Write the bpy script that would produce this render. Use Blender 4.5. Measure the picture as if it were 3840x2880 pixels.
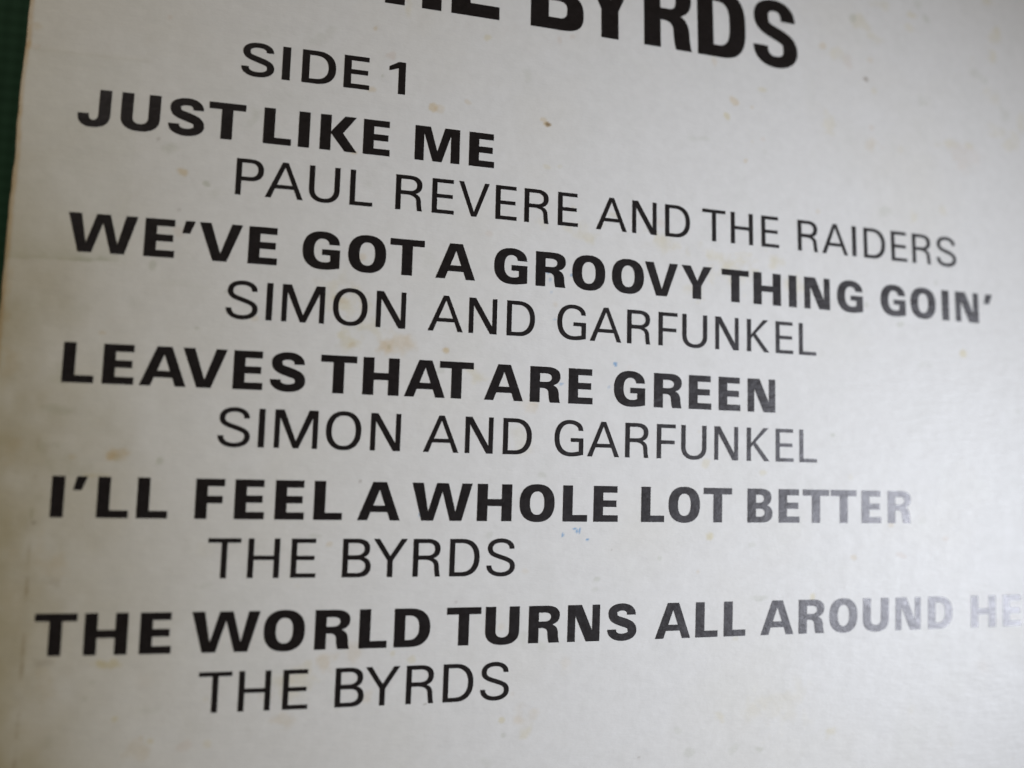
import bpy, math
import numpy as np
from mathutils import Matrix, Vector
from mathutils.geometry import tessellate_polygon

for ob in list(bpy.data.objects):
    bpy.data.objects.remove(ob)
scene = bpy.context.scene
COL = scene.collection

# One unit of layout = the cap height of the bold song lines = 5.5 mm.
U = 0.0055
Z0 = 1.25 * U                      # height of the layout plane over the table top

# ------------------------------------------------------------------ camera
cam_data = bpy.data.cameras.new('camera')
cam = bpy.data.objects.new('camera', cam_data)
COL.objects.link(cam)
CR = [[0.9718, -0.0476418, -0.2309437], [0.0271925, 0.9954854, -0.0909358], [0.2342334, 0.0820915, 0.9687083]]
CP = [7.89219, -8.03557, 20.58205]
M4 = Matrix.Identity(4)
for i in range(3):
    for j in range(3):
        M4[i][j] = CR[i][j]
    M4[i][3] = CP[i] * U
M4[2][3] += Z0
cam.matrix_world = M4
cam_data.sensor_fit = 'HORIZONTAL'
cam_data.sensor_width = 6.17
cam_data.lens = 6.17 * 0.750103
cam_data.clip_start = 0.005
cam_data.clip_end = 20.0
cam_data.dof.use_dof = True
cam_data.dof.focus_distance = 21.5 * U
cam_data.dof.aperture_fstop = 1.1
cam_data.dof.aperture_blades = 0
scene.camera = cam

# ------------------------------------------------------------------ light
scene.view_settings.view_transform = 'Standard'
scene.view_settings.look = 'None'
scene.view_settings.exposure = 0.10
scene.view_settings.gamma = 1.0
scene.view_settings.use_curve_mapping = False
scene.render.engine = 'CYCLES'

world = bpy.data.worlds.new('World')
scene.world = world
world.use_nodes = True
bg = world.node_tree.nodes['Background']
bg.inputs[0].default_value = (1.0, 0.81, 0.50, 1)      # dim warm room
bg.inputs[1].default_value = 0.062

def area(name, at, aim, size, size_y, energy, color, spread=180):
    l = bpy.data.lights.new(name, 'AREA')
    l.shape = 'RECTANGLE'; l.size = size; l.size_y = size_y
    l.energy = energy; l.color = color; l.spread = math.radians(spread)
    o = bpy.data.objects.new(name, l); COL.objects.link(o)
    a = Vector((at[0]*U, at[1]*U, at[2]*U + Z0)); b = Vector((aim[0]*U, aim[1]*U, Z0))
    o.location = a
    o.rotation_euler = (b - a).to_track_quat('-Z', 'Y').to_euler()
    return o

# daylight from a window to the right of the sleeve
area('window_light', (69.24, -17.33, 35.52), (19.8, -9.74), 0.1967, 0.0894, 0.11888, (0.90, 0.965, 1.09), 34.913)

# added soft fill lamp beyond the upper left corner, lifts the left and top
area('fill_light', (-85, 100, 54), (11, -1), .45, .33, 0.34, (1.0, 0.955, 0.90), 60)

# ------------------------------------------------------------------ sleeve surface
UW, V0, V1 = 57.0, -40.0, 17.0     # 314 mm square sleeve; u from the left edge, v from the first song's base line
SA, SB, SC, SD, SE = (-0.18845, 0.021397, -0.242266, 0.507268, -0.244818)

def soft(t, lo, hi, k=6.0):
    """identity between lo and hi, easing out to a constant beyond"""
    t = np.asarray(t, float)
    t = np.where(t > hi, hi + k * np.tanh((t - hi) / k), t)
    return np.where(t < lo, lo + k * np.tanh((t - lo) / k), t)

def surf(u, v):
    a = soft(np.asarray(u, float) - 12, -14, 18.5, 5.0)
    b = soft(np.asarray(v, float) + 6, -12, 14.5, 2.5)
    z = (SA*a*a + SB*a*b + SC*b*b) * 1e-2 + (SD*a**3 + SE*a*a*b) * 1e-4
    return np.where(z < -.96, -.96 - .08*np.tanh((-.96 - z) / .08), z)      # the borders lie on the table

# smooth value noise used for the stains on the card
def vnoise(x, y, seed=0):
    xi, yi = np.floor(x).astype(np.int64), np.floor(y).astype(np.int64)
    fx, fy = x - xi, y - yi
    fx, fy = fx*fx*(3-2*fx), fy*fy*(3-2*fy)
    def hsh(a, b):
        n = (a * 374761393 + b * 668265263 + seed * 974634777) & 0x7fffffff
        n = ((n ^ (n >> 13)) * 1274126177) & 0x7fffffff
        return ((n ^ (n >> 16)) & 0xffff) / 65535.0
    return (hsh(xi, yi)*(1-fx) + hsh(xi+1, yi)*fx)*(1-fy) + (hsh(xi, yi+1)*(1-fx) + hsh(xi+1, yi+1)*fx)*fy

def fbm(x, y, seed=0, octv=4):
    s = 0; a = .5; n = 0
    for k in range(octv):
        s = s + a * vnoise(x * 2**k, y * 2**k, seed + 17*k); n += a; a *= .55
    return s / n

# foxing, smudges and specks of blue ink: (u, v, radius u, radius v, kind, strength)
SPOTS = [
    (3.91, -1.02, 0.158, 0.132, 'o', 0.75), (4.54, -1.23, 0.114, 0.083, 'g', 0.8), (3.58, -0.43, 0.263, 0.208, 'g', 0.35), (3.35, 3.21, 0.084, 0.096, 'p', 0.4), (3.27, -0.17, 0.052, 0.067, 'd', 0.35),
    (0.04, 2.02, 0.094, 0.126, 'o', 0.6), (0.16, 2.52, 0.145, 0.127, 'o', 0.3), (0.22, 2.02, 0.108, 0.092, 'p', 0.3), (-0.1, 0.88, 0.107, 0.247, 'o', 0.4), (-0.1, 0.05, 0.071, 0.244, 'o', 0.5),
    (5.68, 3.16, 0.241, 0.223, 'g', 0.2), (7.22, 3.12, 0.207, 0.317, 'g', 0.25), (5.61, 0.82, 0.275, 0.259, 'g', 0.3), (4.71, -1.44, 0.228, 0.166, 'g', 0.2), (3.92, -2.01, 0.052, 0.057, 'd', 0.3),
    (3.92, -2.58, 0.149, 0.203, 'p', 0.35), (7.45, 3.43, 0.167, 0.273, 'g', 0.25), (8.66, 3.68, 0.068, 0.074, 'o', 0.5), (11.88, 3.89, 0.12, 0.124, 'y', 0.6), (10.37, 1.58, 0.14, 0.155, 'o', 0.75),
    (10.54, 1.56, 0.132, 0.137, 'o', 0.35), (11.33, 1.87, 0.107, 0.083, 'o', 0.35), (13.67, 1.51, 0.103, 0.085, 'o', 1), (13.69, 1.51, 0.08, 0.071, 'd', 1.1), (13.56, 1.63, 0.103, 0.085, 'o', 0.55),
    (14.02, 4.18, 0.116, 0.118, 'p', 0.35), (14.43, 4.37, 0.088, 0.089, 'p', 0.35), (9.11, 3.01, 0.146, 0.184, 'p', 0.45), (8.67, 1.87, 0.152, 0.09, 'o', 0.5), (13.69, 0.25, 0.121, 0.074, 'y', 0.4),
    (14.09, 0.29, 0.094, 0.065, 'y', 0.3), (8.21, -0, 0.124, 0.061, 'o', 0.6), (12.06, -1.91, 0.115, 0.106, 'p', 0.3), (14.77, -1.58, 0.522, 0.413, 'y', 0.45), (17.28, -1.61, 0.756, 0.377, 'y', 0.45),
    (13.52, -1.52, 0.184, 0.226, 'y', 0.4), (13.03, 2.87, 0.234, 0.238, 'g', 0.25), (9.53, 4.55, 0.132, 0.284, 'y', 0.35), (15.71, -1, 0.194, 0.093, 'y', 0.35), (8.91, 2.32, 0.042, 0.054, 'g', 0.7),
    (8.6, -0.83, 0.248, 0.174, 'g', 0.2), (17.18, -1.06, 0.301, 0.142, 'p', 0.35), (23.05, 5.59, 0.145, 0.121, 'o', 0.45), (24.03, 5.1, 0.338, 0.249, 'p', 0.4), (24.66, 4.61, 0.13, 0.1, 'd', 0.8),
    (19.75, 3.1, 0.175, 0.144, 'o', 0.6), (20.37, 3.01, 0.067, 0.062, 'o', 0.4), (19.5, 2.57, 0.108, 0.112, 'y', 0.8), (20.78, 3.69, 0.146, 0.105, 'y', 0.5), (20.09, 1.22, 0.109, 0.08, 'o', 0.5),
    (20.73, 1.98, 0.1, 0.102, 'p', 0.35), (24.77, 2.33, 0.427, 0.322, 'o', 0.3), (23.15, 2.93, 0.414, 0.319, 'y', 0.35), (24.81, 2.98, 0.122, 0.108, 'p', 0.4), (28.77, 2.91, 0.265, 0.203, 'y', 0.45),
    (27.92, 2.85, 0.392, 0.336, 'y', 0.35), (28.54, 2.49, 0.861, 0.448, 'p', 0.3), (30.27, 7.23, 0.255, 0.245, 'y', 0.55), (29.95, 6.49, 0.28, 0.278, 'y', 0.4), (29.39, 5.55, 0.343, 0.296, 'g', 0.35),
    (26.19, 0.06, 0.247, 0.19, 'y', 0.5), (25.29, 0.17, 0.242, 0.21, 'g', 0.4), (24.94, 4.24, 0.136, 0.121, 'y', 0.35), (24.63, 6.6, 0.378, 0.286, 'y', 0.35), (24.31, 6.76, 0.163, 0.137, 'g', 0.6),
    (27.29, 7.26, 0.16, 0.154, 'g', 0.5), (25.04, 6.22, 0.317, 0.228, 'y', 0.45), (26.95, 4.25, 0.259, 0.226, 'g', 0.4), (25.38, 7.53, 0.388, 0.234, 'y', 0.4), (30.03, 8.47, 0.357, 0.187, 'y', 0.4),
    (30.71, 3.28, 0.414, 0.348, 'y', 0.4), (22.69, -0.15, 0.103, 0.091, 'o', 0.3), (19.06, 4.37, 0.142, 0.208, 'o', 0.3), (26.69, 7.35, 0.198, 0.142, 'y', 0.5), (23.6, 5.36, 0.366, 0.277, 'y', 0.4),
    (24.89, 5.41, 0.163, 0.112, 'o', 0.3), (18.33, 1.69, 0.315, 0.119, 'g', 0.3), (18.74, 1.74, 0.212, 0.12, 'g', 0.3), (27.08, 7.81, 0.201, 0.179, 'g', 0.4), (31.06, 4.02, 0.209, 0.353, 'y', 0.4),
    (30.33, 4.2, 0.345, 0.292, 'g', 0.3), (26.64, 6.8, 0.197, 0.176, 'y', 0.35), (20.01, -1.73, 0.32, 0.145, 'y', 0.4), (29.92, 4.77, 0.622, 0.53, 'y', 0.25), (29.87, 3.56, 0.409, 0.288, 'y', 0.3),
    (2.84, -8.36, 0.265, 0.167, 'o', 0.8), (2.7, -8.35, 0.12, 0.114, 'o', 0.4), (3.86, -8.43, 0.086, 0.092, 'g', 0.7), (2.34, -5.31, 0.092, 0.047, 'o', 0.5), (4.54, -5.05, 0.059, 0.048, 'g', 0.6),
    (1.42, -7.27, 0.312, 0.151, 'g', 0.45), (1.75, -8.5, 0.485, 0.3, 'g', 0.4), (1.88, -8.39, 0.104, 0.098, 'o', 0.3), (3.39, -3.53, 0.095, 0.12, 'g', 0.6), (0.3, -6.19, 0.205, 0.682, 'o', 0.25),
    (0.11, -4.67, 0.103, 0.77, 'o', 0.3), (5.93, -4.72, 0.114, 0.081, 'o', 0.3), (5.17, -4.07, 0.038, 0.048, 'g', 0.5), (2.29, -5.78, 0.212, 0.232, 'g', 0.2), (1, -4.62, 0.701, 0.465, 'g', 0.12),
    (1.78, -4.69, 0.354, 0.351, 'g', 0.12), (1.69, -3.48, 0.32, 0.079, 'g', 0.5), (2.15, -3.44, 0.215, 0.087, 'g', 0.4), (4.01, -3.95, 0.742, 0.12, 'g', 0.15), (2.36, -8.83, 0.56, 0.06, 'y', 0.5),
    (1.62, -6.24, 0.209, 0.229, 'g', 0.3), (0.48, -8.42, 0.203, 0.52, 'o', 0.2), (1.5, -6.47, 0.244, 0.152, 'g', 0.3), (3.02, -4.45, 0.217, 0.237, 'g', 0.15), (1.19, -9.37, 0.136, 0.222, 'g', 0.2),
    (9.54, -5.18, 0.495, 0.355, 'o', 0.42), (9.36, -5.23, 0.205, 0.25, 'o', 0.35), (9.84, -5.12, 0.207, 0.252, 'o', 0.3), (9.4, -5.27, 0.057, 0.067, 'g', 0.5), (8.3, -4.26, 0.444, 0.458, 'y', 0.6),
    (8.17, -4.1, 0.241, 0.166, 'o', 0.3), (8.38, -5.21, 0.241, 0.371, 'y', 0.55), (8.43, -5.29, 0.096, 0.082, 'o', 0.4), (10.94, -5.25, 0.093, 0.085, 'o', 0.9), (11.79, -5.98, 0.237, 0.212, 'y', 0.55),
    (13.32, -6.75, 0.267, 0.257, 'o', 0.28), (13.47, -6.61, 0.134, 0.103, 'o', 0.2), (8.93, -4.84, 0.326, 0.333, 'y', 0.4), (7.92, -3.91, 0.401, 0.542, 'y', 0.35), (9.61, -4.46, 0.05, 0.05, 'y', 0.6),
    (9.68, -4.63, 0.05, 0.059, 'y', 0.6), (13.77, -2.87, 0.064, 0.054, 'b', 0.9), (13.84, -3.07, 0.055, 0.062, 'b', 0.4), (15.82, -5.35, 0.062, 0.049, 'b', 0.8), (15.85, -5.41, 0.033, 0.036, 'b', 0.8),
    (14.22, -6.04, 0.082, 0.039, 'b', 0.55), (15.66, -6.06, 0.056, 0.053, 'b', 0.3), (14.47, -2.89, 0.042, 0.054, 'b', 0.6), (14, -4.21, 0.055, 0.04, 'b', 0.35), (13.89, -3.42, 0.046, 0.044, 'b', 0.25),
    (8.79, -8.83, 0.048, 0.048, 'd', 0.55), (14.7, -5.88, 0.041, 0.039, 'b', 0.6), (13.73, -8.59, 0.133, 0.102, 'g', 0.4), (10.34, -2.83, 0.34, 0.259, 'g', 0.15), (13.17, -7.67, 0.354, 0.383, 'y', 0.2),
    (8.56, -2.89, 0.122, 0.127, 'o', 0.4), (15.24, -7.48, 0.139, 0.261, 'g', 0.2), (10.79, -5.82, 0.126, 0.126, 'g', 0.3), (19.48, -2.26, 0.9, 0.576, 'y', 0.5), (21.07, -1.97, 0.328, 0.293, 'y', 0.5),
    (21.77, -2.59, 0.331, 0.392, 'y', 0.45), (28.04, -4.37, 0.149, 0.103, 'y', 0.8), (25.56, -3.53, 0.179, 0.121, 'g', 0.5), (18.72, -8.19, 0.12, 0.135, 'y', 0.45), (20.58, -8.36, 0.136, 0.083, 'y', 0.45),
    (23.05, -7.18, 0.089, 0.067, 'g', 0.6), (26.47, -4.78, 0.301, 0.121, 'g', 0.25), (22.67, -4.71, 0.223, 0.145, 'g', 0.2), (18.34, -3.06, 0.357, 0.281, 'y', 0.3), (24.35, -2.97, 0.116, 0.1, 'g', 0.5),
    (27.06, -2.04, 0.124, 0.104, 'g', 0.3), (1.63, -10.98, 0.307, 0.331, 'o', 0.25), (1.6, -11.35, 0.204, 0.147, 'd', 0.25), (2.97, -13.36, 0.277, 0.096, 'y', 0.9), (3.14, -13.29, 0.104, 0.074, 'y', 0.6),
    (3.78, -15.46, 0.315, 0.258, 'o', 0.35), (4.07, -15.23, 0.084, 0.066, 'y', 0.7), (3.24, -14.68, 0.083, 0.081, 'y', 0.7), (5.37, -15.35, 0.123, 0.112, 'y', 0.4), (4.87, -15.38, 0.165, 0.149, 'p', 0.35),
    (8.07, -10.49, 0.093, 0.079, 'o', 0.4), (8.17, -13.41, 0.348, 0.233, 'o', 0.4), (7.36, -14, 0.494, 0.423, 'y', 0.45), (6.59, -14.2, 0.223, 0.267, 'o', 0.25), (7.14, -14.83, 0.339, 0.191, 'o', 0.3),
    (1.57, -13.33, 0.237, 0.181, 'd', 0.28), (1.67, -13.89, 0.27, 0.435, 'o', 0.15), (1.12, -9.99, 0.054, 0.052, 'd', 0.6), (1.07, -9.81, 0.041, 0.148, 'g', 0.5), (5.14, -10.6, 0.256, 0.191, 'y', 0.1),
    (7.67, -10.27, 0.154, 0.055, 'g', 0.4), (2.65, -13.79, 0.082, 0.073, 'g', 0.3), (2.52, -14.15, 0.082, 0.073, 'g', 0.3), (4.08, -14.55, 0.212, 0.148, 'g', 0.2), (1.75, -15.19, 0.202, 0.216, 'g', 0.2),
    (5.05, -11.48, 0.291, 0.091, 'g', 0.2), (1.4, -14.89, 0.403, 0.72, 'o', 0.1), (1.29, -10.69, 0.204, 0.441, 'o', 0.15), (1.01, -11.56, 0.405, 1.095, 'o', 0.12), (2.83, -12.8, 0.028, 0.029, 'd', 0.3),
    (3.92, -12.4, 0.497, 0.149, 'g', 0.06), (13.33, -15.06, 0.434, 0.287, 'o', 0.3), (13.29, -15.14, 0.216, 0.123, 'o', 0.2), (12.8, -15.14, 0.085, 0.098, 'y', 0.7), (13.52, -15.48, 0.305, 0.205, 'y', 0.4),
    (12.86, -15.57, 0.077, 0.073, 'g', 0.5), (8.84, -13.12, 0.275, 0.353, 'o', 0.28), (9.19, -14.33, 0.197, 0.235, 'o', 0.35), (10.31, -13.5, 0.105, 0.119, 'y', 0.5), (14.49, -13.76, 0.223, 0.25, 'o', 0.15),
    (9.82, -13.31, 0.08, 0.095, 'y', 0.5), (14.71, -10.05, 0.063, 0.038, 'b', 0.9), (14.78, -10.11, 0.045, 0.06, 'b', 0.9), (14.87, -10.06, 0.036, 0.06, 'b', 0.9), (14.85, -10.15, 0.032, 0.034, 'b', 0.8),
    (14.38, -10.23, 0.036, 0.068, 'b', 0.8), (15.09, -10.35, 0.055, 0.034, 'b', 0.95), (10.38, -9.71, 0.033, 0.049, 'b', 0.5), (15.41, -11.45, 0.119, 0.085, 'g', 0.5), (17.31, -10.87, 0.086, 0.07, 'g', 0.4),
    (15.82, -10.62, 0.042, 0.026, 'd', 0.4), (11.44, -12, 0.037, 0.037, 'd', 0.4), (16.83, -16.4, 0.042, 0.038, 'd', 0.4), (12.3, -10.23, 0.111, 0.099, 'g', 0.3), (13.3, -13.01, 0.174, 0.248, 'g', 0.25),
    (18.04, -15.71, 0.145, 0.13, 'g', 0.3), (12.53, -16.27, 0.255, 0.162, 'g', 0.3), (10.74, -14.62, 0.049, 0.024, 'd', 0.6), (13.87, -13.24, 0.132, 0.166, 'g', 0.25), (13.32, -11.19, 0.131, 0.083, 'o', 0.2),
    (15.35, -11.72, 0.11, 0.068, 'g', 0.3), (18.86, -10.26, 0.14, 0.16, 'y', 0.8), (22.33, -12.02, 0.118, 0.156, 'y', 0.7), (23.73, -10.91, 0.133, 0.093, 'o', 0.4), (25.51, -10.87, 0.173, 0.095, 'p', 0.4),
    (23.01, -16.09, 0.27, 0.182, 'y', 0.5), (19.21, -15.43, 0.249, 0.175, 'y', 0.4), (20.44, -12.07, 0.309, 0.108, 'g', 0.4), (20.59, -16.42, 0.256, 0.115, 'g', 0.4), (19.78, -16.34, 0.201, 0.176, 'g', 0.3),
    (27.24, -10.37, 0.131, 0.097, 'p', 0.4), (25.14, -9.92, 0.115, 0.076, 'o', 0.4), (18.4, -16.34, 0.195, 0.13, 'g', 0.35), (21.12, -15.32, 1.047, 0.716, 'y', 0.2), (19.75, -13.21, 0.101, 0.071, 'y', 0.3),
    (20.27, -10.5, 0.154, 0.09, 'g', 0.35), (26.36, -9.79, 0.176, 0.097, 'g', 0.2),
]
TINT = {'o': (.87, .71, .46), 'y': (.93, .865, .66), 'p': (.91, .80, .72), 'g': (.76, .78, .70), 'd': (.40, .34, .28), 'b': (.24, .50, .84)}

def stain_shade_colour(u, v):
    n = len(u)
    c = np.ones((n, 3))
    wx = fbm(u*2.6, v*2.6, 5, 5) - .5
    wy = fbm(u*2.6 + 40, v*2.6 + 11, 6, 5) - .5
    grain = fbm(u*5.0, v*5.0, 9)
    def lay(mask, tint):
        nonlocal c
        c *= 1 - mask[:, None] * (1 - np.array(tint))
    def band(idx, m, tint):
        c[idx] *= 1 - m[:, None] * (1 - np.array(tint))
    # worn, browned board along the spine edge, with dim warm light painted in
    e = np.clip(1 - u / (.04 + .12 * fbm(v*1.3, v*0 + 3, 21)), 0, 1)
    lay(np.minimum(1, e * 1.5) * (.30 + .7 * fbm(v*2.1, u*2.0, 22)), (.80, .61, .38))
    low = np.clip((1.0 - v) / 9, 0, 1)             # browned towards the lower spine, with the dim warm light there painted in
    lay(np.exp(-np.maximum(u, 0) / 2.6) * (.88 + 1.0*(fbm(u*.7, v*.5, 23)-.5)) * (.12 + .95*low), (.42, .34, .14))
    lay(np.exp(-np.maximum(u, 0) / 7.0) * .9, (.93, .885, .77))  # broad age toning, also carries the dimmer warm light on the left
    # ghost of a price sticker and its lower edge
    inn = (u < 2.75) & (v > -3.55) & (v < 1.93)
    lay(np.where(inn, .5, 0) * (.6 + .8*(grain-.5)), (.93, .94, .91))
    dl = np.abs(v + 3.55 - .03*u); up = (v > -3.56 + .03*u)
    lay(np.where((u < 2.6) & up, np.exp(-dl / .16), 0) * (.35 + .9*grain) * .55, (.74, .76, .66))
    lay(np.where((u > .2) & (u < 3.0), np.exp(-np.abs(v - 1.93) / .05), 0) * .22, (.75, .72, .62))
    # fold line parallel to the spine
    fl = np.exp(-((u - 1.09 - .02*np.sin(v*.8)) / .035)**2) * np.clip((-7.5 - v) / 2, 0, 1)
    lay(fl * np.clip((fbm(v*2.6, u*0, 31) - .40) * 3.2, 0, 1) * .75, (.62, .55, .42))
    # listed marks
    for k, (su, sv, ru, rv, kind, a) in enumerate(SPOTS):
        R = 1.9 * max(ru, rv)
        idx = np.nonzero((np.abs(u - su) < R) & (np.abs(v - sv) < R))[0]
        if not len(idx): continue
        w = 1.15 * min(1.0, max(ru, rv) * 3.0 + .3)
        dx = (u[idx] - su + w * ru * wx[idx] * 2.2) / ru
        dy = (v[idx] - sv + w * rv * wy[idx] * 2.2) / rv
        d = np.hypot(dx, dy)
        m = np.clip((1.2 - d) / (.6 if max(ru, rv) < .2 else .85), 0, 1); m = m*m*(3-2*m)
        if max(ru, rv) > .22 and kind in 'oypg':
            m *= np.clip(.30 + 1.5 * (fbm(u[idx]*3.2 + k*7, v[idx]*3.2, 40+k) - .12), 0, 1.2)
        a *= {'o': .85, 'd': .78}.get(kind, 1)
        band(idx, np.clip(m * a, 0, 1), TINT[kind])
    # scattered faint foxing
    rng = np.random.default_rng(11)
    for k in range(180):
        su, sv = rng.uniform(0, UW), rng.uniform(V0, V1)
        r = .05 + .20 * rng.random()**3; a = .10 + .22 * rng.random()
        kind = 'ooyypg'[rng.integers(6)]
        idx = np.nonzero((np.abs(u - su) < 2*r) & (np.abs(v - sv) < 2*r))[0]
        if not len(idx): continue
        d = np.hypot(u[idx] - su + r*wx[idx], v[idx] - sv + r*wy[idx]) / r
        m = np.clip((1.3 - d), 0, 1); band(idx, m*m*(3-2*m) * a, TINT[kind])
    # large, very soft discolouration
    big = np.clip((fbm(u*.30 + 9, v*.30, 50, 5) - .5) * 3, 0, 1)
    lay(big * .22, (.93, .90, .80))
    gr = np.clip((fbm(u*.8 + 3, v*.8 + 8, 55, 5) - .55) * 4, 0, 1)
    lay(gr * .14, (.86, .88, .84))
    return c

# ------------------------------------------------------------------ materials
def nodes_of(name):
    m = bpy.data.materials.new(name); m.use_nodes = True
    nt = m.node_tree
    return m, nt, nt.nodes['Principled BSDF']

def coords(nt, scale):
    tc = nt.nodes.new('ShaderNodeTexCoord'); mp = nt.nodes.new('ShaderNodeMapping')
    mp.inputs['Scale'].default_value = scale
    nt.links.new(tc.outputs['Object'], mp.inputs['Vector'])
    return mp.outputs['Vector']

def noise(nt, vec, scale, detail=4, rough=.55):
    n = nt.nodes.new('ShaderNodeTexNoise')
    n.inputs['Scale'].default_value = scale; n.inputs['Detail'].default_value = detail
    n.inputs['Roughness'].default_value = rough
    nt.links.new(vec, n.inputs['Vector'])
    return n.outputs['Fac']

def math_n(nt, op, a, b=None):
    n = nt.nodes.new('ShaderNodeMath'); n.operation = op
    for k, q in enumerate((a, b)):
        if q is None: continue
        if isinstance(q, (int, float)): n.inputs[k].default_value = q
        else: nt.links.new(q, n.inputs[k])
    return n.outputs[0]

def card_relief(nt):
    """the pulp and calender streaks of coated board, shared by the card and the ink on it"""
    v = coords(nt, (1/U, 1/U, 1/U))
    vs = coords(nt, (.45/U, 1.5/U, 1/U))
    f = noise(nt, v, 9.0, 3, .6)
    g = noise(nt, vs, 3.2, 4, .6)
    k = noise(nt, v, 1.1, 3, .5)
    h = math_n(nt, 'ADD', math_n(nt, 'MULTIPLY', f, .0028), math_n(nt, 'ADD', math_n(nt, 'MULTIPLY', g, .0125), math_n(nt, 'MULTIPLY', k, .016)))
    b = nt.nodes.new('ShaderNodeBump')
    b.inputs['Strength'].default_value = 1.0
    b.inputs['Distance'].default_value = U
    nt.links.new(h, b.inputs['Height'])
    return b.outputs['Normal'], v, g

def rough_n(nt, bs, v, mid, amp):
    """gloss that varies in streaky patches, as on handled coated board"""
    vs = coords(nt, (.55/U, 1.3/U, 1/U))
    n = math_n(nt, 'ADD', math_n(nt, 'MULTIPLY', noise(nt, vs, 1.6, 5, .65), amp), mid - amp / 2)
    n = math_n(nt, 'ADD', n, math_n(nt, 'MULTIPLY', math_n(nt, 'SUBTRACT', noise(nt, v, 11.0, 3, .6), .5), amp))
    nt.links.new(n, bs.inputs['Roughness'])

def card_material():
    m, nt, bs = nodes_of('coated_card')
    nrm, v, g = card_relief(nt)
    at = nt.nodes.new('ShaderNodeAttribute'); at.attribute_name = 'stain_shade'
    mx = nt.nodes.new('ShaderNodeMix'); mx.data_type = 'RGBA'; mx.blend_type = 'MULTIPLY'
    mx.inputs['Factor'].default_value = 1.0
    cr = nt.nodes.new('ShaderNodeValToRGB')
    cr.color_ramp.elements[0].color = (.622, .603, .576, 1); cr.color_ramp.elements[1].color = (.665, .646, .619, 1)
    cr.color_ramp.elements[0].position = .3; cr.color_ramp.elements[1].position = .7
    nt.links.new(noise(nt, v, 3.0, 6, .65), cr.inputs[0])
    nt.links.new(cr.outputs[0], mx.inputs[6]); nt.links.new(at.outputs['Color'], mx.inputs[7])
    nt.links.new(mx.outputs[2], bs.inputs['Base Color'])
    rough_n(nt, bs, v, 0.36, .14)
    bs.inputs['Specular IOR Level'].default_value = 0.065
    nt.links.new(nrm, bs.inputs['Normal'])
    return m

def ink_material():
    m, nt, bs = nodes_of('black_ink')
    nrm, v, g = card_relief(nt)
    cr = nt.nodes.new('ShaderNodeValToRGB')
    cr.color_ramp.elements[0].color = (.0060, .0045, .0044, 1); cr.color_ramp.elements[1].color = (.0135, .0104, .0100, 1)
    cr.color_ramp.elements[0].position = .35; cr.color_ramp.elements[1].position = .75
    nt.links.new(noise(nt, v, 7.0, 5, .7), cr.inputs[0])
    # pin holes where the ink has not taken
    pin = nt.nodes.new('ShaderNodeValToRGB')
    pin.color_ramp.elements[0].position = .80; pin.color_ramp.elements[1].position = .88
    nt.links.new(noise(nt, v, 16.0, 2, .5), pin.inputs[0])
    mx = nt.nodes.new('ShaderNodeMix'); mx.data_type = 'RGBA'
    nt.links.new(math_n(nt, 'MULTIPLY', pin.outputs[0], .35), mx.inputs['Factor'])
    nt.links.new(cr.outputs[0], mx.inputs[6]); mx.inputs[7].default_value = (.35, .34, .31, 1)
    nt.links.new(mx.outputs[2], bs.inputs['Base Color'])
    rough_n(nt, bs, v, 0.365, .16)
    bs.inputs['Specular Tint'].default_value = (1.0, .945, .955, 1)
    bs.inputs['Specular IOR Level'].default_value = 0.435
    nt.links.new(nrm, bs.inputs['Normal'])
    return m

def cloth_material():
    m, nt, bs = nodes_of('green_cloth')
    v = coords(nt, (1/U, 1/U, 1/U))
    wa = nt.nodes.new('ShaderNodeTexWave'); wa.wave_type = 'BANDS'; wa.bands_direction = 'Y'
    wa.inputs['Scale'].default_value = .9; wa.inputs['Distortion'].default_value = 1.2; wa.inputs['Detail'].default_value = 3
    wb = nt.nodes.new('ShaderNodeTexWave'); wb.wave_type = 'BANDS'; wb.bands_direction = 'X'
    wb.inputs['Scale'].default_value = .9; wb.inputs['Distortion'].default_value = 1.2; wb.inputs['Detail'].default_value = 3
    nt.links.new(v, wa.inputs['Vector']); nt.links.new(v, wb.inputs['Vector'])
    h = math_n(nt, 'MULTIPLY', math_n(nt, 'ADD', wa.outputs['Fac'], wb.outputs['Fac']), .5)
    cr = nt.nodes.new('ShaderNodeValToRGB')
    cr.color_ramp.elements[0].color = (.014, .052, .024, 1); cr.color_ramp.elements[1].color = (.028, .090, .042, 1)
    mixn = math_n(nt, 'ADD', math_n(nt, 'MULTIPLY', h, .07), math_n(nt, 'MULTIPLY', noise(nt, v, 1.4, 5, .6), .5))
    nt.links.new(mixn, cr.inputs[0]); nt.links.new(cr.outputs[0], bs.inputs['Base Color'])
    bs.inputs['Roughness'].default_value = .85; bs.inputs['Specular IOR Level'].default_value = .2
    b = nt.nodes.new('ShaderNodeBump'); b.inputs['Strength'].default_value = .2; b.inputs['Distance'].default_value = U * .06
    nt.links.new(h, b.inputs['Height']); nt.links.new(b.outputs['Normal'], bs.inputs['Normal'])
    return m

def board_material():
    m, nt, bs = nodes_of('raw_board')
    v = coords(nt, (1/U, 1/U, 1/U))
    cr = nt.nodes.new('ShaderNodeValToRGB')
    cr.color_ramp.elements[0].color = (.20, .13, .06, 1); cr.color_ramp.elements[1].color = (.42, .33, .20, 1)
    nt.links.new(noise(nt, v, 5, 5, .6), cr.inputs[0]); nt.links.new(cr.outputs[0], bs.inputs['Base Color'])
    bs.inputs['Roughness'].default_value = .8
    return m

CARD, INK, CLOTH, BOARD = card_material(), ink_material(), cloth_material(), board_material()

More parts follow.
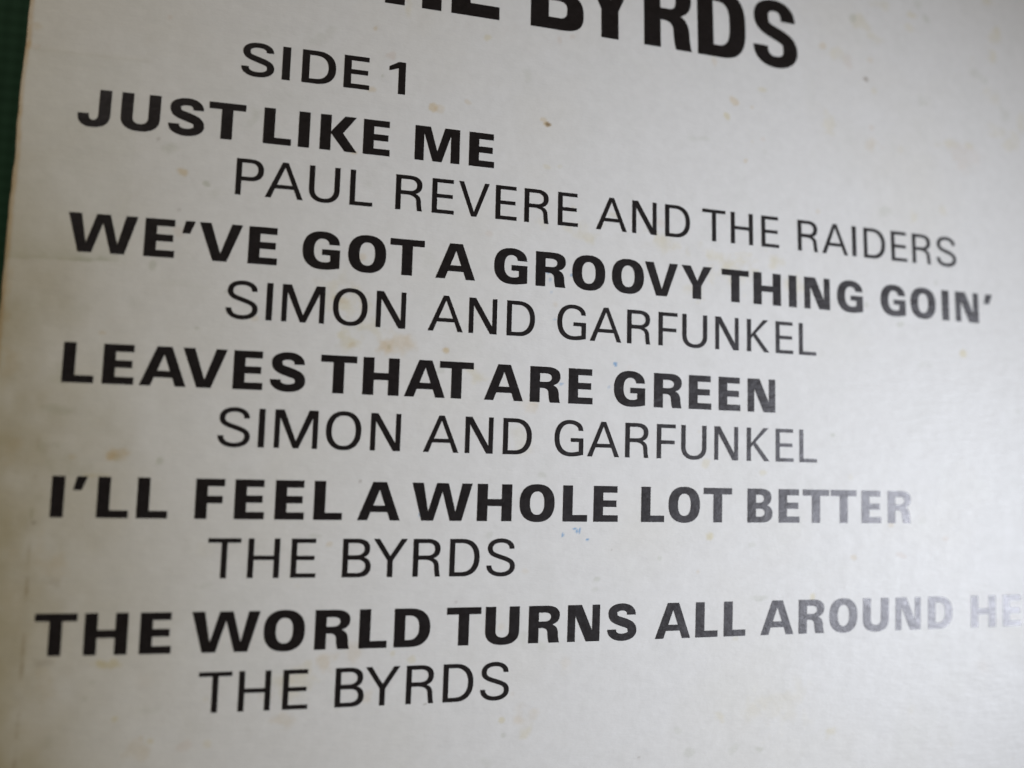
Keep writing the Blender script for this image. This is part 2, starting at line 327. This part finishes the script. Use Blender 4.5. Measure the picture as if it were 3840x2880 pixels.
# ------------------------------------------------------------------ table under the sleeve
def link_mesh(name, verts, faces, mat, parent=None, smooth=False):
    me = bpy.data.meshes.new(name)
    me.from_pydata([tuple(map(float, p)) for p in verts], [], [tuple(f) for f in faces])
    me.update()
    me.materials.append(mat)
    if smooth:
        me.polygons.foreach_set('use_smooth', np.ones(len(me.polygons), bool))
    o = bpy.data.objects.new(name, me); COL.objects.link(o)
    if parent: o.parent = parent
    return o

T = 110 * U; cx, cy = 28.5 * U, -11.5 * U
tb = []
for z in (0.0, -0.02):
    tb += [(cx - T, cy - T, z), (cx + T, cy - T, z), (cx + T, cy + T, z), (cx - T, cy + T, z)]
table = link_mesh('table_top', tb, [(0, 1, 2, 3), (7, 6, 5, 4), (0, 4, 5, 1), (1, 5, 6, 2), (2, 6, 7, 3), (3, 7, 4, 0)], CLOTH)
table['kind'] = 'structure'
table['label'] = 'dark green cloth covered surface under the sleeve'

# ------------------------------------------------------------------ the record sleeve
root = bpy.data.objects.new('record_sleeve', None)
COL.objects.link(root)
root.location = (cx, cy, 0)
root.empty_display_size = .02
root['label'] = 'worn white cardboard record sleeve with black song list, foxed and stained, on dark green cloth'
root['category'] = 'record sleeve'
OX, OY = cx, cy

def panel(name, us, vs, r, skirt, top, mat, stain_shade=False):
    """a curved card panel: the face on a grid, edges rolled over by r, then a skirt down"""
    pr = np.array([1.0, .985, .93, .80, .58, .30])
    ue = np.concatenate([us[0] - r*pr, us, us[-1] + r*pr[::-1]])
    ve = np.concatenate([vs[0] - r*pr, vs, vs[-1] + r*pr[::-1]])
    uu, vv = np.meshgrid(ue, ve, indexing='xy')
    cu, cv = np.clip(uu, us[0], us[-1]), np.clip(vv, vs[0], vs[-1])
    def drop(e):
        e = np.clip(np.abs(e), 0, r); return r - np.sqrt(np.maximum(r*r - e*e, 0))
    e = np.minimum(np.hypot(uu - cu, vv - cv), r)
    zz = surf(cu, cv) + top - drop(e)
    # corner points stay on the rolled edge
    k = np.where(np.hypot(uu - cu, vv - cv) > r, r / np.maximum(np.hypot(uu - cu, vv - cv), 1e-9), 1.0)
    pu, pv = cu + (uu - cu)*k, cv + (vv - cv)*k
    # spine edge is not perfectly straight
    wob = np.exp(-np.maximum(pu, 0) / .6) * (fbm(pv*1.1, pv*0, 71) - .5) * .07
    pu2 = pu + wob
    nv, nu = uu.shape
    P = np.stack([pu2*U - OX, pv*U - OY, zz*U + Z0], -1).reshape(-1, 3)
    idx = np.arange(nu*nv).reshape(nv, nu)
    F = np.stack([idx[:-1, :-1], idx[:-1, 1:], idx[1:, 1:], idx[1:, :-1]], -1).reshape(-1, 4)
    loop = list(idx[0, :]) + list(idx[1:, -1]) + list(idx[-1, -2::-1]) + list(idx[-2:0:-1, 0])
    low = P[loop].copy(); low[:, 2] -= skirt * U
    n0 = len(P)
    m = len(loop)
    SF = [(loop[(i+1) % m], loop[i], n0 + i, n0 + (i+1) % m) for i in range(m)]
    V = np.concatenate([P, low]); F = np.concatenate([F, np.array(SF)])
    me = bpy.data.meshes.new(name)
    me.vertices.add(len(V)); me.vertices.foreach_set('co', V.astype(np.float32).ravel())
    me.loops.add(F.size); me.loops.foreach_set('vertex_index', F.astype(np.int32).ravel())
    me.polygons.add(len(F)); me.polygons.foreach_set('loop_start', np.arange(0, F.size, 4, dtype=np.int32))
    me.update(calc_edges=True); me.validate()
    me.polygons.foreach_set('use_smooth', np.ones(len(F), bool))
    if stain_shade:
        c = stain_shade_colour(np.concatenate([pu.ravel(), np.concatenate([pu.ravel()[loop]])]), np.concatenate([pv.ravel(), pv.ravel()[loop]]))
        at = me.color_attributes.new('stain_shade', 'FLOAT_COLOR', 'POINT')
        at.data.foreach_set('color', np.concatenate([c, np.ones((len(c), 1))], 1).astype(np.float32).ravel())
    me.materials.append(mat)
    o = bpy.data.objects.new(name, me); COL.objects.link(o); o.parent = root
    return o

ug = np.concatenate([np.arange(0, 33.5, .042), np.linspace(33.5, UW, 60)])
vg = np.concatenate([np.linspace(V0, -19.0, 40)[:-1], np.arange(-19.0, 9.5, .042), np.linspace(9.5, V1, 20)])
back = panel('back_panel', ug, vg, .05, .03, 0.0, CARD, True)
front = panel('front_panel', np.linspace(.02, UW - .02, 60), np.linspace(V0 + .02, V1 - .02, 60), .05, .04, -.085, BOARD)

# ------------------------------------------------------------------ printed lettering
def qarc(p0, p1, horiz_first, n=2.4, N=10):
    """quarter of a superellipse from p0 to p1; horiz_first: leaves p0 horizontally"""
    (x0, y0), (x1, y1) = p0, p1
    out = []
    for i in range(N + 1):
        t = math.pi / 2 * i / N
        a, b = math.sin(t) ** (2 / n), 1 - math.cos(t) ** (2 / n)
        if horiz_first:
            out.append((x0 + (x1 - x0) * a, y0 + (y1 - y0) * b))
        else:
            out.append((x0 + (x1 - x0) * b, y0 + (y1 - y0) * a))
    return out

def chain(*segs):
    out = []
    for sg in segs:
        for p in (sg if isinstance(sg, list) else [sg]):
            if not out or abs(p[0] - out[-1][0]) + abs(p[1] - out[-1][1]) > 1e-5:
                out.append(p)
    if abs(out[0][0] - out[-1][0]) + abs(out[0][1] - out[-1][1]) < 1e-5:
        out.pop()
    return out

def bez(p0, p1, p2, p3, N=14):
    out = []
    for i in range(N + 1):
        t = i / N; q = 1 - t
        out.append(tuple(q**3 * a + 3*q*q*t * b + 3*q*t*t * c + t**3 * d for a, b, c, d in zip(p0, p1, p2, p3)))
    return out

STY = {  # s stem, h bar, r round horizontal, bowl dims as fractions of glyph width / cap height
    'B': dict(s=.285, h=.185, r=.20, o=.018, n=2.35),
    'M': dict(s=.205, h=.145, r=.15, o=.015, n=2.35),
    'L': dict(s=.142, h=.112, r=.115, o=.015, n=2.25),
    'X': dict(s=.240, h=.175, r=.17, o=.012, n=2.9),
}

def glyph(ch, st, w):
    """list of closed loops: outline first, counters after; cap height 1"""
    P = STY[st]; s, h, r, o, n = P['s'], P['h'], P['r'], P['o'], P['n']
    B = st in 'BX'
    s = min(s, w) if ch != 'I' else w
    if ch == 'I':
        return [[(0, 0), (w, 0), (w, 1), (0, 1)]]
    if ch == 'L':
        return [[(0, 0), (w, 0), (w, h), (s, h), (s, 1), (0, 1)]]
    if ch == 'T':
        c = w / 2
        return [[(c - s/2, 0), (c + s/2, 0), (c + s/2, 1 - h), (w, 1 - h), (w, 1), (0, 1), (0, 1 - h), (c - s/2, 1 - h)]]
    if ch == 'H':
        y0, y1 = (.405, .595) if B else (.455, .565)
        return [[(0, 0), (s, 0), (s, y0), (w - s, y0), (w - s, 0), (w, 0), (w, 1), (w - s, 1), (w - s, y1), (s, y1), (s, 1), (0, 1)]]
    if ch == 'E':
        m0, m1 = {'B': (.415, .60), 'X': (.42, .59), 'M': (.44, .585), 'L': (.45, .56)}[st]
        return [[(0, 0), (w, 0), (w, h), (s, h), (s, m0), (.935*w, m0), (.935*w, m1), (s, m1), (s, 1 - h), (.97*w, 1 - h), (.97*w, 1), (0, 1)]]
    if ch == 'F':
        m0, m1 = (.39, .575) if B else (.42, .53)
        return [[(0, 0), (s, 0), (s, m0), (.945*w, m0), (.945*w, m1), (s, m1), (s, 1 - h), (w, 1 - h), (w, 1), (0, 1)]]
    if ch == '1':
        return [[(w - s, 0), (w, 0), (w, 1), (.58*w, 1), (0, .83), (0.01*w, .70), (w - s, .80)]]
    if ch == "'":
        return [[(0, .665), (.60*w, .665), (w, 1), (.24*w, 1)]]
    if ch == 'A':
        if B:
            return [[(0, 0), (.235*w, 0), (.305*w, .215), (.70*w, .215), (.765*w, 0), (w, 0), (.665*w, 1), (.345*w, 1)],
                    [(.365*w, .385), (.505*w, .80), (.64*w, .385)]]
        return [[(0, 0), (.15*w, 0), (.255*w, .262), (.755*w, .262), (.855*w, 0), (w, 0), (.578*w, 1), (.43*w, 1)],
                [(.30*w, .370), (.505*w, .865), (.71*w, .370)]]
    if ch == 'V':
        if B:
            return [[(.34*w, 0), (.66*w, 0), (w, 1), (.75*w, 1), (.51*w, .20), (.265*w, 1), (0, 1)]]
        return [[(.415*w, 0), (.585*w, 0), (w, 1), (.85*w, 1), (.503*w, .135), (.155*w, 1), (0, 1)]]
    if ch == 'W':
        return [[(.165*w, 0), (.36*w, 0), (.50*w, .78), (.635*w, 0), (.83*w, 0), (w, 1), (.83*w, 1), (.725*w, .24), (.60*w, 1),
                 (.405*w, 1), (.272*w, .24), (.185*w, 1), (0, 1)]]
    if ch == 'Y':
        if B:
            return [[(.5*w - s/2, 0), (.5*w + s/2, 0), (.5*w + s/2, .40), (w, 1), (.715*w, 1), (.515*w, .545), (.30*w, 1), (0, 1), (.5*w - s/2, .40)]]
        return [[(.5*w - s/2, 0), (.5*w + s/2, 0), (.5*w + s/2, .43), (w, 1), (.825*w, 1), (.503*w, .55), (.18*w, 1), (0, 1), (.5*w - s/2, .43)]]
    if ch == 'M':
        if B:
            k = .2*w
            return [[(0, 0), (k, 0), (k, .80), (.40*w, 0), (.60*w, 0), (.80*w, .80), (.80*w, 0), (w, 0), (w, 1), (.665*w, 1), (.5*w, .30), (.34*w, 1), (0, 1)]]
        k = .122*w
        return [[(0, 0), (k, 0), (k, .80), (.437*w, 0), (.563*w, 0), (w - k, .80), (w - k, 0), (w, 0), (w, 1), (.79*w, 1), (.5*w, .19), (.21*w, 1), (0, 1)]]
    if ch == 'N':
        if B:
            k = .235*w
            return [[(0, 0), (k, 0), (k, .70), (.575*w, 0), (w, 0), (w, 1), (w - k, 1), (w - k, .30), (.43*w, 1), (0, 1)]]
        k = .165*w
        return [[(0, 0), (k, 0), (k, .79), (.765*w, 0), (w, 0), (w, 1), (w - k, 1), (w - k, .21), (.235*w, 1), (0, 1)]]
    if ch == 'K':
        if B:
            return [[(0, 0), (s, 0), (s, .485), (.67*w, 0), (w, 0), (.61*w, .515), (.965*w, 1), (.655*w, 1), (s, .535), (s, 1), (0, 1)]]
        return [[(0, 0), (s, 0), (s, .40), (s + .085*w, .485), (.765*w, 0), (w, 0), (s + .20*w, .565), (.955*w, 1), (.735*w, 1), (s, .525), (s, 1), (0, 1)]]
    if ch == 'O':
        sd = s * 1.03
        out = chain(qarc((w/2, 1 + o), (w, .5), True, n), qarc((w, .5), (w/2, -o), False, n), qarc((w/2, -o), (0, .5), True, n), qarc((0, .5), (w/2, 1 + o), False, n))
        a, b = 1 + o - r, r - o
        inn = chain(qarc((w/2, a), (w - sd, .5), True, n), qarc((w - sd, .5), (w/2, b), False, n), qarc((w/2, b), (sd, .5), True, n), qarc((sd, .5), (w/2, a), False, n))
        return [out, inn]
    if ch == 'D':
        x0 = .42*w; sd = s * 1.02
        x1 = .40*w
        out = chain((0, 0), (x0, 0), qarc((x0, 0), (w, .5), True, n), qarc((w, .5), (x0, 1), False, n), (x0, 1), (0, 1))
        inn = chain((s, h), (x1, h), qarc((x1, h), (w - sd, .5), True, n), qarc((w - sd, .5), (x1, 1 - h), False, n), (s, 1 - h))
        return [out, inn]
    if ch == 'U':
        y = .36
        return [chain((0, 1), qarc((0, y), (w/2, -o), False, n), qarc((w/2, -o), (w, y), True, n), (w, 1), (w - s, 1),
                      qarc((w - s, y), (w/2, r - o), False, n), qarc((w/2, r - o), (s, y), True, n), (s, 1))]
    if ch == 'J':
        y = .34
        return [chain((0, .345), qarc((0, .30), (.45*w, -o), False, n), qarc((.45*w, -o), (w, y), True, n), (w, 1), (w - s, 1),
                      qarc((w - s, y), (.46*w, .175), False, 2.3), qarc((.46*w, .175), (.335*w, .31), True, 2.0), (.335*w, .345))]
    if ch == 'P':
        b0 = .395
        top, bot = 1 - h, b0 + h
        sd = s * 1.02; x0 = .52*w; ym = (1 + b0) / 2
        out = chain((0, 0), (s, 0), (s, b0), (x0, b0), qarc((x0, b0), (w, ym), True, n), qarc((w, ym), (x0, 1), False, n), (0, 1))
        inn = chain((s, bot), (x0, bot), qarc((x0, bot), (w - sd, ym), True, n), qarc((w - sd, ym), (x0, top), False, n), (s, top))
        return [out, inn]
    if ch == 'R':
        if B:
            bb, bt = .40, .575       # cross bar
            top = .815 if st == 'B' else 1 - h
            wb = 1.0*w; sd = .285*w if st == 'B' else .335*w
            yn = .49; xn = .77*w; x0 = .56*w
            legi, lego = .665*w, .61*w
        else:
            bb, bt = .445, .56
            top = 1 - h
            wb = .985*w; sd = s * 1.02
            yn = .485; xn = .74*w; x0 = .52*w
            legi, lego = .815*w, .775*w
        yo = (1 + bb + .04) / 2 + (.02 if B else 0)
        out = chain((0, 0), (s, 0), (s, bb), (.42*w, bb), qarc((.42*w, bb), (lego, .27), True, 2.2), bez((lego, .27), (lego + .01*w, .15), (lego + .025*w, .06), (legi, 0), 6),
                    (w, 0), bez((w, 0), (.972*w, .06), (.955*w, .16), (.95*w, .27), 6), bez((.95*w, .27), (.935*w, .40), (.87*w, .455), (xn, yn), 8),
                    bez((xn, yn), (.90*w, .53), (wb, .60), (wb, yo), 10), qarc((wb, yo), (x0, 1), False, n), (0, 1))
        ym = (top + bt) / 2
        xi = .50*w if B else .52*w
        inn = chain((s, bt), (xi, bt), qarc((xi, bt), (wb - sd, ym), True, n), qarc((wb - sd, ym), (xi, top), False, n), (s, top))
        return [out, inn]
    if ch == 'B':
        if B:
            a0, a1, b0, b1 = h - .01, .405, .585, 1 - h + .005
            sl, su = .315*w, .295*w
            yn, xn = .51, .79*w
        else:
            a0, a1, b0, b1 = h, .452, .572, 1 - h
            sl, su = s, s
            yn, xn = .525, .755*w
        wu = .955*w; x0 = .55*w
        out = chain((0, 0), (x0, 0), qarc((x0, 0), (w, .265), True, n), bez((w, .265), (w, .40), (.93*w, .475), (xn, yn), 9),
                    bez((xn, yn), (.90*w, .56), (wu, .63), (wu, .76), 9), qarc((wu, .76), (.50*w, 1), False, n), (0, 1))
        i1 = chain((s, a0), (.50*w, a0), qarc((.50*w, a0), (w - sl, (a0 + a1)/2), True, n), qarc((w - sl, (a0 + a1)/2), (.50*w, a1), False, n), (s, a1))
        i2 = chain((s, b0), (.47*w, b0), qarc((.47*w, b0), (wu - su, (b0 + b1)/2), True, n), qarc((wu - su, (b0 + b1)/2), (.47*w, b1), False, n), (s, b1))
        return [out, i1, i2]
    if ch == 'G':
        if B:
            yt, bt, bb, xb, sr = .665, .535, .375, .52*w, .255*w
        else:
            yt, bt, bb, xb, sr = .715, .505, .395, .56*w, .155*w
        sd = s * 1.02; cx = .52*w
        return [chain((w, yt), qarc((.985*w, yt + .02), (cx, 1 + o), False, 2.1), qarc((cx, 1 + o), (0, .5), True, n), qarc((0, .5), (.56*w, -o), False, n),
                      bez((.56*w, -o), (.74*w, -o), (.86*w, .012), (w, .035), 6), (w, bt), (xb, bt), (xb, bb), (w - sr, bb), (w - sr, r + .015),
                      bez((w - sr, r + .015), (.70*w, r - .005), (.66*w, r - o), (.58*w, r - o), 5), qarc((.58*w, r - o), (sd, .5), True, n), qarc((sd, .5), (cx, 1 + o - r), False, n),
                      qarc((cx, 1 + o - r), (.985*w - s*.95, yt + .01), True, 2.1), (w - s*1.0, yt))]
    if ch == 'S':
        # centre line with a thickness that follows its direction
        if B:
            tv, tp, y1, y2 = .93*s, 1.0*s, .70, .30
        else:
            tv, tp, y1, y2 = .98*s, .98*s, .735, .285
        if st == 'X':
            tv, tp = .95*s, .93*s
        yT, yB = 1 + o - r/2, r/2 - o
        lx, rx = tv/2 + .028*w, w - tv/2
        e = .965*w - tv/2
        a = .5*w; ym1, ym2 = .745, .265
        c = chain([(e, y1)], qarc((e, y1 + .012), (a, yT), False, 2.15, 12), qarc((a, yT), (lx, ym1), True, 2.2, 12),
                  bez((lx, ym1), (lx, ym1 - .155), (.30*w, .565), (.5*w, .508), 9), bez((.5*w, .508), (.72*w, .445), (rx, ym2 + .15), (rx, ym2), 9),
                  qarc((rx, ym2), (a, yB), False, 2.2, 12), qarc((a, yB), (tv/2, y2 - .012), True, 2.15, 12), [(tv/2, y2)])
        L_, R_ = [], []
        for i, p in enumerate(c):
            q0, q1 = c[max(0, i-1)], c[min(len(c)-1, i+1)]
            dx, dy = q1[0] - q0[0], q1[1] - q0[1]
            ln = math.hypot(dx, dy) or 1e-9
            dx, dy = dx/ln, dy/ln
            if i in (0, len(c)-1): dx, dy = 0, 1 if i == 0 else 1
            mid = max(0., 1 - abs(p[1] - .5) / .22)
            th = r * dx*dx + tv * dy*dy
            th = th * (1 - mid) + tp * (.5 + .5*dy*dy + .36*dx*dx) * mid
            nx, ny = -dy, dx
            L_.append((p[0] + nx*th/2, p[1] + ny*th/2)); R_.append((p[0] - nx*th/2, p[1] - ny*th/2))
        return [L_ + R_[::-1]]
    raise ValueError(ch)

# (line, style, base line v, cap height, [(letter, left u, width)])
LINES = [
    ('heading', 'X', 4.509, 2.300, [
        ("T", 7.372, 1.450), ("H", 8.897, 1.594), ("E", 10.779, 1.408), ("B", 13.130, 1.641), ("Y", 14.734, 1.750), ("R", 16.722, 1.599), ("D", 18.526, 1.689), ("S", 20.488, 1.604)]),
    ('side', 'M', 1.838, 0.950, [
        ("S", 5.202, 0.844), ("I", 6.248, 0.208), ("D", 6.763, 0.897), ("E", 7.875, 0.693), ("1", 9.097, 0.454)]),
    ('t1', 'B', 0.000, 1.000, [
        ("J", 1.333, 0.768), ("U", 2.346, 0.946), ("S", 3.500, 0.881), ("T", 4.481, 0.920), ("L", 5.866, 0.717), ("I", 6.764, 0.291), ("K", 7.326, 0.986), ("E", 8.471, 0.722), ("M", 9.878, 1.255), ("E", 11.399, 0.726)]),
    ('a1', 'L', -1.467, 0.990, [
        ("P", 5.252, 0.694), ("A", 6.002, 0.965), ("U", 7.112, 0.800), ("L", 8.181, 0.608), ("R", 9.405, 0.732), ("E", 10.402, 0.614), ("V", 11.148, 0.867), ("E", 12.198, 0.614), ("R", 13.035, 0.724), ("E", 14.030, 0.608), ("A", 15.191, 0.960), ("N", 16.319, 0.780), ("D", 17.372, 0.816), ("T", 18.598, 0.778), ("H", 19.554, 0.760), ("E", 20.606, 0.613), ("R", 21.888, 0.725), ("A", 22.767, 0.951), ("I", 23.879, 0.157), ("D", 24.315, 0.819), ("E", 25.363, 0.612), ("R", 26.184, 0.732), ("S", 27.142, 0.788)]),
    ('t2', 'B', -3.286, 1.000, [
        ("W", 1.342, 1.626), ("E", 3.145, 0.732), ("'", 4.037, 0.311), ("V", 4.446, 1.065), ("E", 5.671, 0.728), ("G", 7.036, 0.965), ("O", 8.215, 1.002), ("T", 9.321, 0.929), ("A", 10.569, 1.103), ("G", 12.203, 0.958), ("R", 13.406, 0.887), ("O", 14.490, 1.002), ("O", 15.701, 0.999), ("V", 16.727, 1.063), ("Y", 17.907, 1.002), ("T", 19.231, 0.919), ("H", 20.306, 0.953), ("I", 21.535, 0.276), ("N", 22.085, 0.924), ("G", 23.270, 0.955), ("G", 24.894, 0.953), ("O", 26.041, 0.982), ("I", 27.271, 0.280), ("N", 27.814, 0.934), ("'", 28.978, 0.347)]),
    ('a2', 'L', -4.754, 0.990, [
        ("S", 5.209, 0.785), ("I", 6.197, 0.156), ("M", 6.588, 1.088), ("O", 7.885, 0.903), ("N", 9.014, 0.790), ("A", 10.410, 0.961), ("N", 11.533, 0.789), ("D", 12.603, 0.813), ("G", 14.072, 0.856), ("A", 15.049, 0.962), ("R", 16.185, 0.729), ("F", 17.169, 0.607), ("U", 17.932, 0.814), ("N", 19.012, 0.781), ("K", 20.073, 0.763), ("E", 21.055, 0.614), ("L", 21.870, 0.611)]),
    ('t3', 'B', -6.573, 1.000, [
        ("L", 1.490, 0.722), ("E", 2.408, 0.725), ("A", 3.269, 1.098), ("V", 4.260, 1.064), ("E", 5.487, 0.726), ("S", 6.397, 0.879), ("T", 7.654, 0.926), ("H", 8.745, 0.952), ("A", 9.842, 1.098), ("T", 10.782, 0.931), ("A", 12.023, 1.101), ("R", 13.317, 0.881), ("E", 14.441, 0.721), ("G", 15.807, 0.962), ("R", 17.043, 0.881), ("E", 18.154, 0.730), ("E", 19.125, 0.720), ("N", 20.091, 0.939)]),
    ('a3', 'L', -8.040, 0.990, [
        ("S", 5.205, 0.779), ("I", 6.184, 0.153), ("M", 6.577, 1.082), ("O", 7.863, 0.904), ("N", 9.008, 0.788), ("A", 10.406, 0.957), ("N", 11.537, 0.776), ("D", 12.591, 0.816), ("G", 14.066, 0.849), ("A", 15.033, 0.959), ("R", 16.175, 0.722), ("F", 17.152, 0.594), ("U", 17.923, 0.813), ("N", 18.993, 0.782), ("K", 20.064, 0.770), ("E", 21.041, 0.617), ("L", 21.859, 0.614)]),
    ('t4', 'B', -9.859, 1.000, [
        ("I", 1.469, 0.290), ("'", 1.950, 0.316), ("L", 2.504, 0.719), ("L", 3.412, 0.718), ("F", 4.769, 0.686), ("E", 5.704, 0.724), ("E", 6.688, 0.724), ("L", 7.650, 0.719), ("A", 8.759, 1.105), ("W", 10.166, 1.621), ("H", 11.931, 0.964), ("O", 13.113, 1.001), ("L", 14.356, 0.720), ("E", 15.259, 0.732), ("L", 16.701, 0.715), ("O", 17.551, 0.996), ("T", 18.661, 0.923), ("B", 20.099, 0.839), ("E", 21.149, 0.716), ("T", 21.980, 0.919), ("T", 22.963, 0.917), ("E", 24.064, 0.713), ("R", 25.021, 0.866)]),
    ('a4', 'L', -11.327, 0.990, [
        ("T", 5.136, 0.788), ("H", 6.100, 0.771), ("E", 7.153, 0.620), ("B", 8.438, 0.726), ("Y", 9.218, 0.884), ("R", 10.259, 0.732), ("D", 11.234, 0.813), ("S", 12.245, 0.790)]),
    ('t5', 'B', -13.146, 1.000, [
        ("T", 1.317, 0.937), ("H", 2.426, 0.975), ("E", 3.679, 0.727), ("W", 4.862, 1.620), ("O", 6.579, 1.006), ("R", 7.831, 0.878), ("L", 8.944, 0.716), ("D", 9.843, 0.945), ("T", 11.220, 0.930), ("U", 12.272, 0.943), ("R", 13.476, 0.882), ("N", 14.590, 0.941), ("S", 15.761, 0.874), ("A", 17.208, 1.096), ("L", 18.467, 0.709), ("L", 19.371, 0.708), ("A", 20.583, 1.105), ("R", 21.864, 0.882), ("O", 22.926, 0.995), ("U", 24.119, 0.936), ("N", 25.305, 0.938), ("D", 26.518, 0.934), ("H", 28.163, 0.980), ("E", 29.420, 0.745), ("R", 30.420, 0.880)]),
    ('a5', 'L', -14.613, 0.990, [
        ("T", 5.101, 0.787), ("H", 6.051, 0.769), ("E", 7.116, 0.620), ("B", 8.406, 0.727), ("Y", 9.165, 0.880), ("R", 10.217, 0.731), ("D", 11.189, 0.813), ("S", 12.197, 0.786)]),
]
PART = {'h': ('heading_lettering', 'very large condensed black capitals cut off by the upper edge of the picture'),
        's': ('side_lettering', 'medium weight black capitals and a number, alone above the song list'),
        't': ('title_lettering', None), 'a': ('artist_lettering', None)}
ORD = ['topmost', 'second', 'middle', 'fourth', 'lowest']
for ln, st, v0, cap, glyphs in LINES:
    verts, faces = [], []
    for ch, u0, w in glyphs:
        loops = glyph(ch, st, w / cap)
        flat = [p for lp in loops for p in lp]
        tris = tessellate_polygon([[Vector((x, y, 0)) for x, y in lp] for lp in loops])
        pu = np.array([u0 + p[0]*cap for p in flat]); pv = np.array([v0 + p[1]*cap for p in flat])
        pz = surf(pu, pv) + .005
        b = len(verts)
        verts += [(a*U - OX, c*U - OY, d*U + Z0) for a, c, d in zip(pu, pv, pz)]
        for t in tris:
            p, q, s_ = (flat[i] for i in t)
            ar = (q[0]-p[0])*(s_[1]-p[1]) - (q[1]-p[1])*(s_[0]-p[0])
            if abs(ar) < 1e-9: continue
            faces.append(tuple(b + i for i in (t if ar > 0 else t[::-1])))
    nm, lab = PART[ln[0]]
    o = link_mesh(nm, verts, faces, INK, root)
    if ln[0] == 't':
        lab = '%s of the bold black song lines' % ORD[int(ln[1]) - 1]
    elif ln[0] == 'a':
        lab = '%s of the thin black performer lines' % ORD[int(ln[1]) - 1]
    o['label'] = lab
